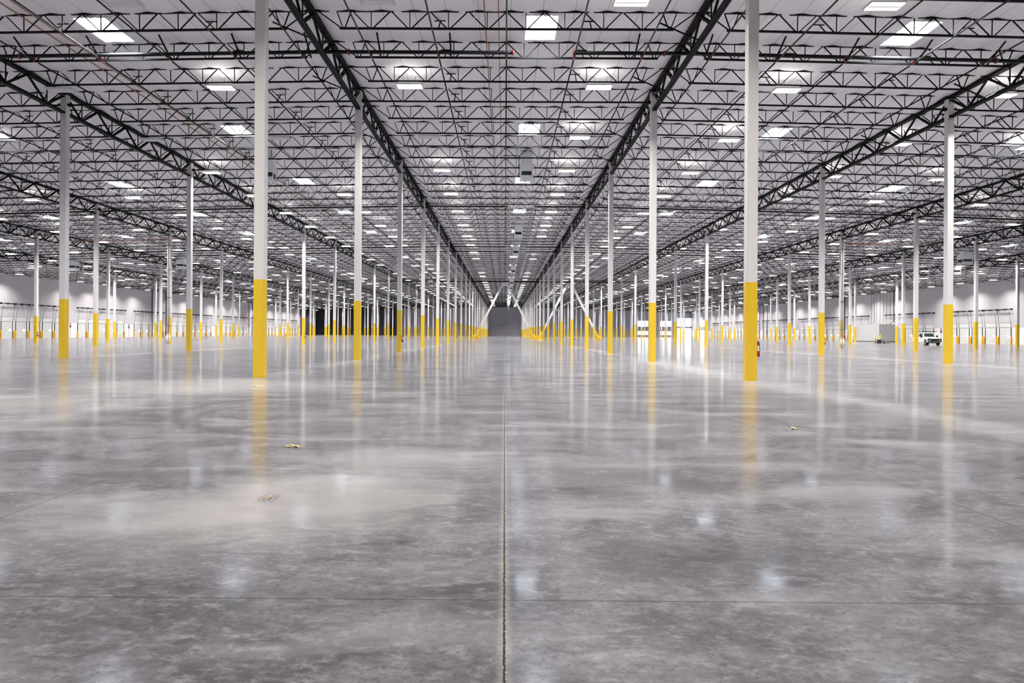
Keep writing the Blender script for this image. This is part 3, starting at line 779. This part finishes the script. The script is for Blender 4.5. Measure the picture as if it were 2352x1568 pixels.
for s in (-1, 1):
    for gi, (y0, nn) in enumerate(groups_d):
        for k in range(nn):
            Y = y0 + 3.81 * k
            if s > 0 and gi == 2 and k == 0: continue
            if Y + DW > YB - 1: continue
            dn += 1
            # local +x points into the room
            if s < 0: o = put('door_%d' % dn, DOORM, None, (-XW, Y, 0))
            else:
                o = put('door_%d' % dn, DOORM, None, (XW, Y + DW, 0)); o.rotation_euler = (0, 0, math.pi)
            tag(o, 'white dock door on the %s wall, %s in the %s group from the front' % (side(s), ordn(k + 1), ordn(gi + 1)), 'door', 'white dock doors', 'structure')
            v = put('vision_glass', VIS, o)
            if s > 0: v.location = (0, DW - 2.0 * 2.275 + 1.0, 0) if False else (0, -.0, 0)
            for m_ in TR: put('door_track', m_, o)
            for m_ in GD: put('track_guard', m_, o)
            put('spring_shaft', SHM, o); put('door_header', HDR, o)
# downspouts, conduits, risers on the walls
dsp = [(-1, 182.0, 'thin dark downspout on the left wall behind the third door group'), (-1, 251.0, 'dark downspout far along the left wall, nearer of two'), (-1, 254.5, 'dark downspout far along the left wall, farther of two'),
       (1, 252.5, 'dark downspout far along the right wall, nearest of three'), (1, 249.0, 'dark downspout far along the right wall, middle of three'), (1, 245.2, 'dark downspout far along the right wall, last of three'), (1, 336, 'dark pipe at the right wall beside the glazed corner')]
for s, Y, lab in dsp:
    o = put('downspout', MB().tube([(0, 0, 0.05), (0, 0, 12.4)], .09, 8).mesh('downspout', M['pipe'], True), None, (s * (XW - .12), Y, 0)); tag(o, lab, 'pipe', 'wall downspouts')
for X, lab in ((86.0, 'dark vertical pipe on the far wall left of the glazed corner'), (93.0, 'dark vertical pipe on the far wall in the glazed corner'), (75.5, 'dark vertical pipe between the two square far windows')):
    o = put('downspout', MB().tube([(0, 0, 0.05), (0, 0, 12.6)], .12, 8).mesh('downspout', M['pipe'], True), None, (X, YB - .15, 0)); tag(o, lab, 'pipe', 'wall downspouts')
for s in (-1, 1):
    e = tag(empty('sprinkler_riser', (s * (XW - .6), 189.5, 0)), 'black fire riser pipes with red valves against the %s wall' % side(s), 'pipe', 'fire sprinkler risers')
    for q, dy in enumerate((-1.1, -.2, .7)):
        put('riser_pipe', MB().tube([(0, dy, .02), (0, dy, 12.2), (-s * 3.5, dy, 12.35)], .12, 8).mesh('riser_pipe', M['pipe'], True), e)
        put('red_valve', MB().tube([(0, dy, .7), (0, dy, 1.9)], .17, 8).tube([(-.45 * s, dy, 1.3), (.1, dy, 1.3)], .12, 8).ball((-.5 * s, dy, 1.3), .2, 8).mesh('red_valve', M['valve'], True), e)
# office enclosure against the right wall
oe = tag(empty('office_enclosure', (XW, 173, 0)), 'low white windowless enclosure built against the right wall', 'enclosure', kind='structure')
put('enclosure_wall', MB().box(-4.6, 0, -9.2, 3.0, 0.12, 4.25).mesh('enclosure_wall', M['office']), oe)
put('wall_base', MB().box(-4.64, 0, -9.24, 3.04, 0, .16).mesh('wall_base', M['rubber']), oe)
for k, dy in enumerate((-7.4, -5.9, -4.2, -2.8, -1.3, .3, 1.4, 2.6)):
    lab = 'thin dark conduit dropping to the white enclosure, %s from the front' % ordn(k + 1)
    r_ = .09 if k == 0 else .035
    o = put('conduit', MB().tube([(0, 0, 12.4), (0, 0, 4.9), (-.9, .3, 4.27)], r_, 6).mesh('conduit', M['pipe'], True), None, (XW - .12, 173 + dy, 0)); tag(o, lab, 'conduit', 'conduits above the enclosure')

# small red warning plates with a grey bracket between the door groups
for s in (-1, 1):
    for Y, nm in ((147.8, 'first'), (170.9, 'second')):
        if s > 0 and Y > 160: continue
        e = tag(empty('wall_sign', (s * (XW - .02), Y, 2.3)), 'small red sign over a grey bracket on the %s wall, %s gap between door groups' % (side(s), nm), 'sign', 'red wall signs')
        put('sign_plate', MB().prism([(-.3, .45), (.3, .45), (0, .95)], 'x', -.02, .02).mesh('sign_plate', M['red']), e)
        put('bracket', MB().box(-.03 if s > 0 else 0, 0 if s > 0 else .03, -.35, .35, .1, .3).prism([(-.3, .1), (.3, .1), (0, -.2)], 'x', -.03, .03).mesh('bracket', M['seal']), e)
        put('cord', MB().tube([(-s * .02, 0, -.2), (-s * .02, 0, -2.25)], .02, 5).mesh('cord', M['seal']), e)

# roof drain pipes on the two columns
for s in (-1, 1):
    X, Y = s * 2.5 * W, yj(4)
    zc = zr(X)
    for q, dx in enumerate((-.13, .12)):
        e = tag(empty('drain_pipe', (X + dx, Y - CA / 2 - .11, 0)), 'cream roof drain pipe strapped to a %s-hand column, %s of the pair' % (side(s), 'left' if q == 0 else 'right'), 'pipe', 'cream roof drain pipes')
        put('pipe', MB().tube([(0, 0, 1.0), (0, 0, zc - 1.0), (s * .5, 0, zc - .6)], .07, 8).mesh('pipe', M['cream'], True), e)
        put('lower_pipe', MB().tube([(0, 0, .02), (0, 0, 1.0)], .075, 8).mesh('lower_pipe', M['white'], True), e)
        put('elbow', MB().tube([(0, 0, 1.25), (0, -.1, 1.1), (.12 if q else -.12, -.12, .9), (.14 if q else -.14, -.12, .4)], .045, 8).mesh('elbow', M['white'], True), e)
        for z in (2.2, 5.6, 9, 12): put('pipe_strap', MB().box(-.11, .11, -.08, .1, z, z + .05).mesh('pipe_strap', M['seal']), e)
    o = put('gas_pipe', MB().tube([(0, 0, 0), (s * -8, 0, .2)] if False else [(0, 0, 0), (s * 12, 0, -.2)], .05, 6).mesh('gas_pipe', M['copper'], True), None, (X + s * .3, Y - .3, zc - 1.6))
    tag(o, 'orange pipe running sideways from the column with drain pipes on the %s' % side(s), 'pipe', 'orange gas pipes')

# ------------------------------------------------------------------ fire extinguishers hung on columns
EX = [(.5, 0), (-.5, 2), (.5, 4), (-1.5, 4), (1.5, 2), (-3.5, 4), (-.5, 6), (.5, 8), (1.5, 6), (-.5, 10)]
for (i, j) in EX:
    X, Y = i * W + CA / 2 + .075, yj(j) - .02
    n_ = int(abs(i) + .5)
    e = tag(empty('fire_extinguisher', (X, Y, .8)), 'red fire extinguisher hung on the column %s back, %s' % (ordn(j + 1 - (0 if abs(i) < 1 else (1 if abs(i) < 2 else 4))), rowname(i)), 'extinguisher', 'fire extinguishers on columns')
    put('cylinder', MB().tube([(0, 0, 0), (0, 0, .38), (0, 0, .43), (0, 0, .46)], [.07, .07, .045, .02], 12).mesh('cylinder', M['red'], True), e)
    put('label_tag', MB().tube([(0, 0, .19), (0, 0, .37)], .0725, 12, caps=False).mesh('label_tag', M['tag'], True), e)
    put('handle', MB().box(-.015, .015, -.1, .04, .46, .49).bar((0, -.1, .49), (0, .03, .54), .025).mesh('handle', M['trimb']), e)
    put('hose', MB().tube([(0, -.03, .47), (0.02, -.1, .42), (.03, -.1, .2)], .012, 6).mesh('hose', M['rubber'], True), e)
    put('bracket', MB().box(-.085, -.06, -.05, .05, .1, .5).mesh('bracket', M['trimb']), e)

# ------------------------------------------------------------------ pickup truck
def truck():
    e = tag(empty('pickup_truck', (68.95, 110.0, 0), math.radians(-9)), 'white pickup truck with a ladder rack parked before the right wall', 'truck')
    # local frame: +y runs from the nose (0) to the tail (5.9), x across
    hw = 1.02
    arch = lambda yc, r, z0: [(yc + r * math.cos(math.radians(a)), z0 + r * math.sin(math.radians(a))) for a in range(0, 181, 20)]
    prof = [(5.85, .62), (5.85, 1.32), (3.7, 1.32), (3.7, 1.36), (1.9, 1.30), (.55, 1.26), (.15, 1.16), (.05, .95), (.08, .5)]
    a1 = [(y, z) for y, z in arch(.98, .5, .5)][::-1]; a2 = [(y, z) for y, z in arch(4.75, .5, .5)][::-1]
    poly = prof + a1 + [(3.4, .42)] * 0 + a2
    b = MB().prism(poly, 'x', -hw, hw)
    o = soft(put('body', b.mesh('body', M['truckw']), e), .05, 3)
    cab = MB(); lo = [(-.97, 1.72), (.97, 1.72), (.97, 3.78), (-.97, 3.78)]; up = [(-.78, 2.42), (.78, 2.42), (.78, 3.5), (-.78, 3.5)]
    cab.quadbox([(x, y, 1.3) for x, y in lo] + [(x, y, 2.03) for x, y in up]); soft(put('cab', cab.mesh('cab', M['truckw']), e), .05, 3)
    def face(p, m, nm, off):
        f = MB(); n = (Vector(p[1]) - Vector(p[0])).cross(Vector(p[3]) - Vector(p[0])).normalized() * off
        f.quadbox([Vector(q) - n for q in p] + [Vector(q) + n for q in p]); return put(nm, f.mesh(nm, m), e)
    def lerp(a, b_, t): return tuple(a[k] + (b_[k] - a[k]) * t for k in range(3))
    A, B, C, D = (-.97, 1.72, 1.3), (.97, 1.72, 1.3), (.78, 2.42, 2.03), (-.78, 2.42, 2.03)
    def inner(A, B, C, D, u0, u1, v0, v1):
        def P_(u, v): return lerp(lerp(A, B, u), lerp(D, C, u), v)
        return [P_(u0, v0), P_(u1, v0), P_(u1, v1), P_(u0, v1)]
    face(inner(A, B, C, D, .07, .93, .1, .9), M['glass'], 'windshield', .012)
    for s in (-1, 1):
        A2, B2, C2, D2 = (s * .97, 1.72, 1.3), (s * .97, 3.78, 1.3), (s * .78, 3.5, 2.03), (s * .78, 2.42, 2.03)
        face(inner(A2, B2, C2, D2, .13, .48, .15, .86), M['glass'], 'side_window', .012)
        face(inner(A2, B2, C2, D2, .53, .9, .15, .86), M['glass'], 'side_window', .012)
        mr = put('side_mirror', MB().box(s * 1.06, s * 1.34, 1.98, 2.1, 1.28, 1.62).bar((s * .95, 2.05, 1.35), (s * 1.2, 2.05, 1.4), .05).mesh('side_mirror', M['trimb']), e); soft(mr, .02)
        put('headlight', MB().box(s * .62, s * 1.0, .0, .2, .95, 1.12).mesh('headlight', M['trimb']), e)
        put('headlight', MB().box(s * .8, s * 1.025, .02, .3, .72, .93).mesh('headlight', M['chrome']), e)
        put('door_handle', MB().box(s * 1.02, s * 1.045, 2.75, 2.95, 1.1, 1.14).mesh('door_handle', M['trimb']), e)
        for yc in (.98, 4.75):
            wv = put('wheel', MB().tube([(s * .72, yc, .4), (s * .74, yc, .4), (s * 1.0, yc, .4), (s * 1.02, yc, .4)], [.36, .4, .4, .36], 20).mesh('wheel', M['rubber'], True), e)
            put('hub', MB().tube([(s * 1.0, yc, .4), (s * 1.03, yc, .4)], [.24, .2], 14).mesh('hub', M['chrome']), wv)
    put('grille', MB().box(-.62, .62, -.02, .1, .72, 1.1).mesh('grille', M['trimb']), e)
    put('bumper', MB().box(-.98, .98, -.14, .12, .5, .7).mesh('bumper', M['chrome']), e)
    put('lower_intake', MB().box(-.7, .7, -.16, .1, .36, .49).mesh('lower_intake', M['trimb']), e)
    put('truck_bed', MB().box(-.85, .85, 3.85, 5.75, 1.3, 1.34).mesh('truck_bed', M['trimb']), e)
    put('hood_scoop', MB().box(-.35, .35, .7, 1.6, 1.27, 1.32).mesh('hood_scoop', M['truckw']), e)
    r = MB()
    for s in (-1, 1):
        r.bar((s * .9, 1.7, 2.22), (s * .9, 5.7, 2.22), .06)
        for y in (3.95, 5.6): r.bar((s * .92, y, 1.3), (s * .9, y, 2.22), .05)
    for y in (1.72, 3.0, 4.2, 5.6): r.bar((-1.05, y, 2.25), (1.05, y, 2.25), .06); r.bar((-1.05, y, 2.22), (-1.05, y, 2.4), .05); r.bar((1.05, y, 2.22), (1.05, y, 2.4), .05)
    put('ladder_rack', r.mesh('ladder_rack', M['trimb']), e)
truck()

# ------------------------------------------------------------------ people: skinned bodies
def person(loc, rz, label, lean=0., reach=True, group='workers'):
    e = tag(empty('person', loc, rz), label, 'person', group)
    V = []; E = []; R = []
    def add(p, r, par=None):
        V.append(p); R.append(r)
        if par is not None: E.append((par, len(V) - 1))
        return len(V) - 1
    cl, sl = math.cos(lean), math.sin(lean)
    def up(x, y, z):                      # bends everything above the hips forward (towards -y)
        h = z - .95; return (x, y * cl - sl * h, .95 + h * cl + y * sl * .2)
    pel = add((0, 0, .95), .13)
    ab = add(up(0, 0, 1.12), .125, pel); ch = add(up(0, 0, 1.32), .15, ab); sh = add(up(0, 0, 1.43), .10, ch)
    nk = add(up(0, -.01, 1.52), .055, sh); hd = add(up(0, -.03, 1.62), .085, nk); ht = add(up(0, -.02, 1.72), .085, hd)
    add(up(0, -.125, 1.625), .016, hd)    # nose
    for s in (-1, 1):
        hip = add((s * .1, 0, .9), .095, pel); kn = add((s * .12, -.05 - .1 * sl, .5), .065, hip); an = add((s * .13, .02, .09), .042, kn); add((s * .14, -.14, .045), .04, an)
        so = add(up(s * .2, 0, 1.42), .058, sh)
        if reach: el = add(up(s * .25, -.14, 1.17), .043, so); wr = add(up(s * .2, -.38, 1.08), .03, el); dirv = (0, -1, -.35)
        else: el = add(up(s * .26, .0, 1.13), .043, so); wr = add(up(s * .27, -.06, .88), .03, el); dirv = (0, -.15, -1)
        w_ = Vector(V[wr]); d = Vector(dirv).normalized(); pm = add(tuple(w_ + d * .07), .032, wr)
        for q, (off, ln_) in enumerate(((-.03, .07), (-.01, .08), (.01, .076), (.03, .06))):
            b_ = add(tuple(w_ + d * .10 + Vector((off, 0, 0))), .010, pm); add(tuple(w_ + d * (.10 + ln_ * .6) + Vector((off, 0, -.015))), .009, b_)
        add(tuple(w_ + d * .08 + Vector((-s * .05, 0, 0))), .011, pm)
    me = bpy.data.meshes.new('body'); me.from_pydata(V, E, []); o = put('body', me, e)
    bm = bmesh.new(); bm.from_mesh(me); lay = bm.verts.layers.skin.verify(); bm.verts.ensure_lookup_table()
    for k, r in enumerate(R): bm.verts[k][lay].radius = (r, r)
    bm.verts[0][lay].use_root = True
    bm.to_mesh(me); bm.free()
    o.modifiers.new('skin', 'SKIN'); sub = o.modifiers.new('sub', 'SUBSURF'); sub.levels = 1; sub.render_levels = 1
    me.materials.append(M['skin'])
    vs = MB().tube([up(0, 0, .92), up(0, 0, 1.1), up(0, 0, 1.3), up(0, 0, 1.43), up(0, 0, 1.49)], [.17, .165, .195, .16, .07], 12)
    for s in (-1, 1): vs.tube([up(s * .15, 0, 1.44), up(s * .23, -.02, 1.3)], [.085, .07], 8)
    put('safety_vest', vs.mesh('safety_vest', M['vest'], True), e)
    tr_ = MB()
    for s in (-1, 1): tr_.tube([(s * .07, 0, .98), (s * .1, 0, .86), (s * .12, -.05 - .1 * sl, .5), (s * .13, .02, .1)], [.12, .115, .085, .065], 10)
    put('trousers', tr_.mesh('trousers', M['navy'], True), e)
    bt = MB()
    for s in (-1, 1): bt.tube([(s * .13, .05, .05), (s * .135, -.06, .05), (s * .14, -.2, .04)], [.05, .055, .04], 8)
    put('boots', bt.mesh('boots', M['rubber'], True), e)
    hc = up(0, -.02, 1.72); hat = MB().ball(hc, .118, 12, sz=(1, 1.1, .8)).tube([(hc[0], hc[1] - .02, hc[2] - .02), (hc[0], hc[1] - .02, hc[2])], .15, 12)
    put('hard_hat', hat.mesh('hard_hat', M['vest'], True), e)
    fc = MB()
    for s in (-1, 1): c_ = up(s * .032, -.11, 1.645); fc.ball(c_, .012, 6)
    c_ = up(0, -.108, 1.575); fc.box(c_[0] - .025, c_[0] + .025, c_[1] - .012, c_[1], c_[2] - .005, c_[2] + .005)
    put('facial_features', fc.mesh('facial_features', M['dark']), e)
    return e
person((72.2, 132.4, 0), math.radians(20), 'person in yellow vest and hard hat bending over a black machine', .55)
person((-69.9, 219, 0), math.radians(160), 'distant person in yellow vest standing near the left wall', .1, False)
# machine the person leans over
e = tag(empty('floor_machine', (71.65, 131.3, 0)), 'black wheeled floor machine in front of the person in yellow', 'machine')
fr = MB()
for x in (-.5, .5):
    for y in (-.35, .35): fr.bar((x, y, .06), (x, y, .8), .05)
for z in (.25, .78):
    for y in (-.35, .35): fr.bar((-.5, y, z), (.5, y, z), .05)
    for x in (-.5, .5): fr.bar((x, -.35, z), (x, .35, z), .05)
put('frame', fr.mesh('frame', M['trimb']), e)
put('engine', soft(put('engine_block', MB().box(-.22, .3, -.25, .25, .2, .72).mesh('engine', M['trimb']), e), .03).data, e)
bpy.data.objects.remove(bpy.data.objects['engine_block'])
put('tank', MB().ball((.0, 0, .82), .17, 10, sz=(1.3, 1, .7)).mesh('tank', M['white'], True), e)
for x in (-.45, .1, .75): put('wheel', MB().tube([(x, -.4, .14), (x, -.3, .14)], .14, 12).mesh('wheel', M['rubber'], True), e)
put('hose', MB().tube([(.45, 0, .8), (.8, -.1, .75), (.95, -.2, .4), (1.0, -.3, .1), (1.5, -.4, .04)], .035, 6).mesh('hose', M['rubber'], True), e)
put('cleaning_head', MB().box(.75, 1.75, -.55, -.25, .02, .1).mesh('cleaning_head', M['trimb']), e)
o = put('yellow_post', MB().tube([(0, 0, 0), (0, 0, 1.5), (0, 0, 1.58)], [.12, .12, .05], 12).mesh('yellow_post', M['coly'], True), None, (72.2, 133.6, 0)); tag(o, 'short yellow post beside the person at the black machine', 'post')

# ------------------------------------------------------------------ crumbs of concrete on the floor
def rubble(X, Y, r, n, label, sd):
    rr = random.Random(sd); m = MB()
    for k in range(n):
        a = rr.random() * 6.283; d = r * rr.random() ** .7; s = rr.uniform(.006, .03) * (1.3 - d / r)
        m.ball((d * math.cos(a) * 1.6, d * math.sin(a), s * .5), s, 6, sz=(1.3, 1, .7), jit=.3)
    o = put('rubble_pile', m.mesh('rubble_pile', M['dust']), None, (X, Y, 0)); tag(o, label, 'rubble', kind='stuff')
rubble(-6.85, 19.02, .16, 70, 'small heap of pale crumbs in front of the nearest left column', 1)
rubble(-2.82, 9.11, .09, 40, 'small heap of pale crumbs on the slab left of centre', 2)
rubble(4.69, 11.13, .08, 14, 'scatter of pale chips on the floor right of centre', 3)

print('objects', len(bpy.data.objects), 'branches', nb, 'joists', len(cands), 'lamps', len(lamps), 'back lamps', len(back), 'doors', dn)
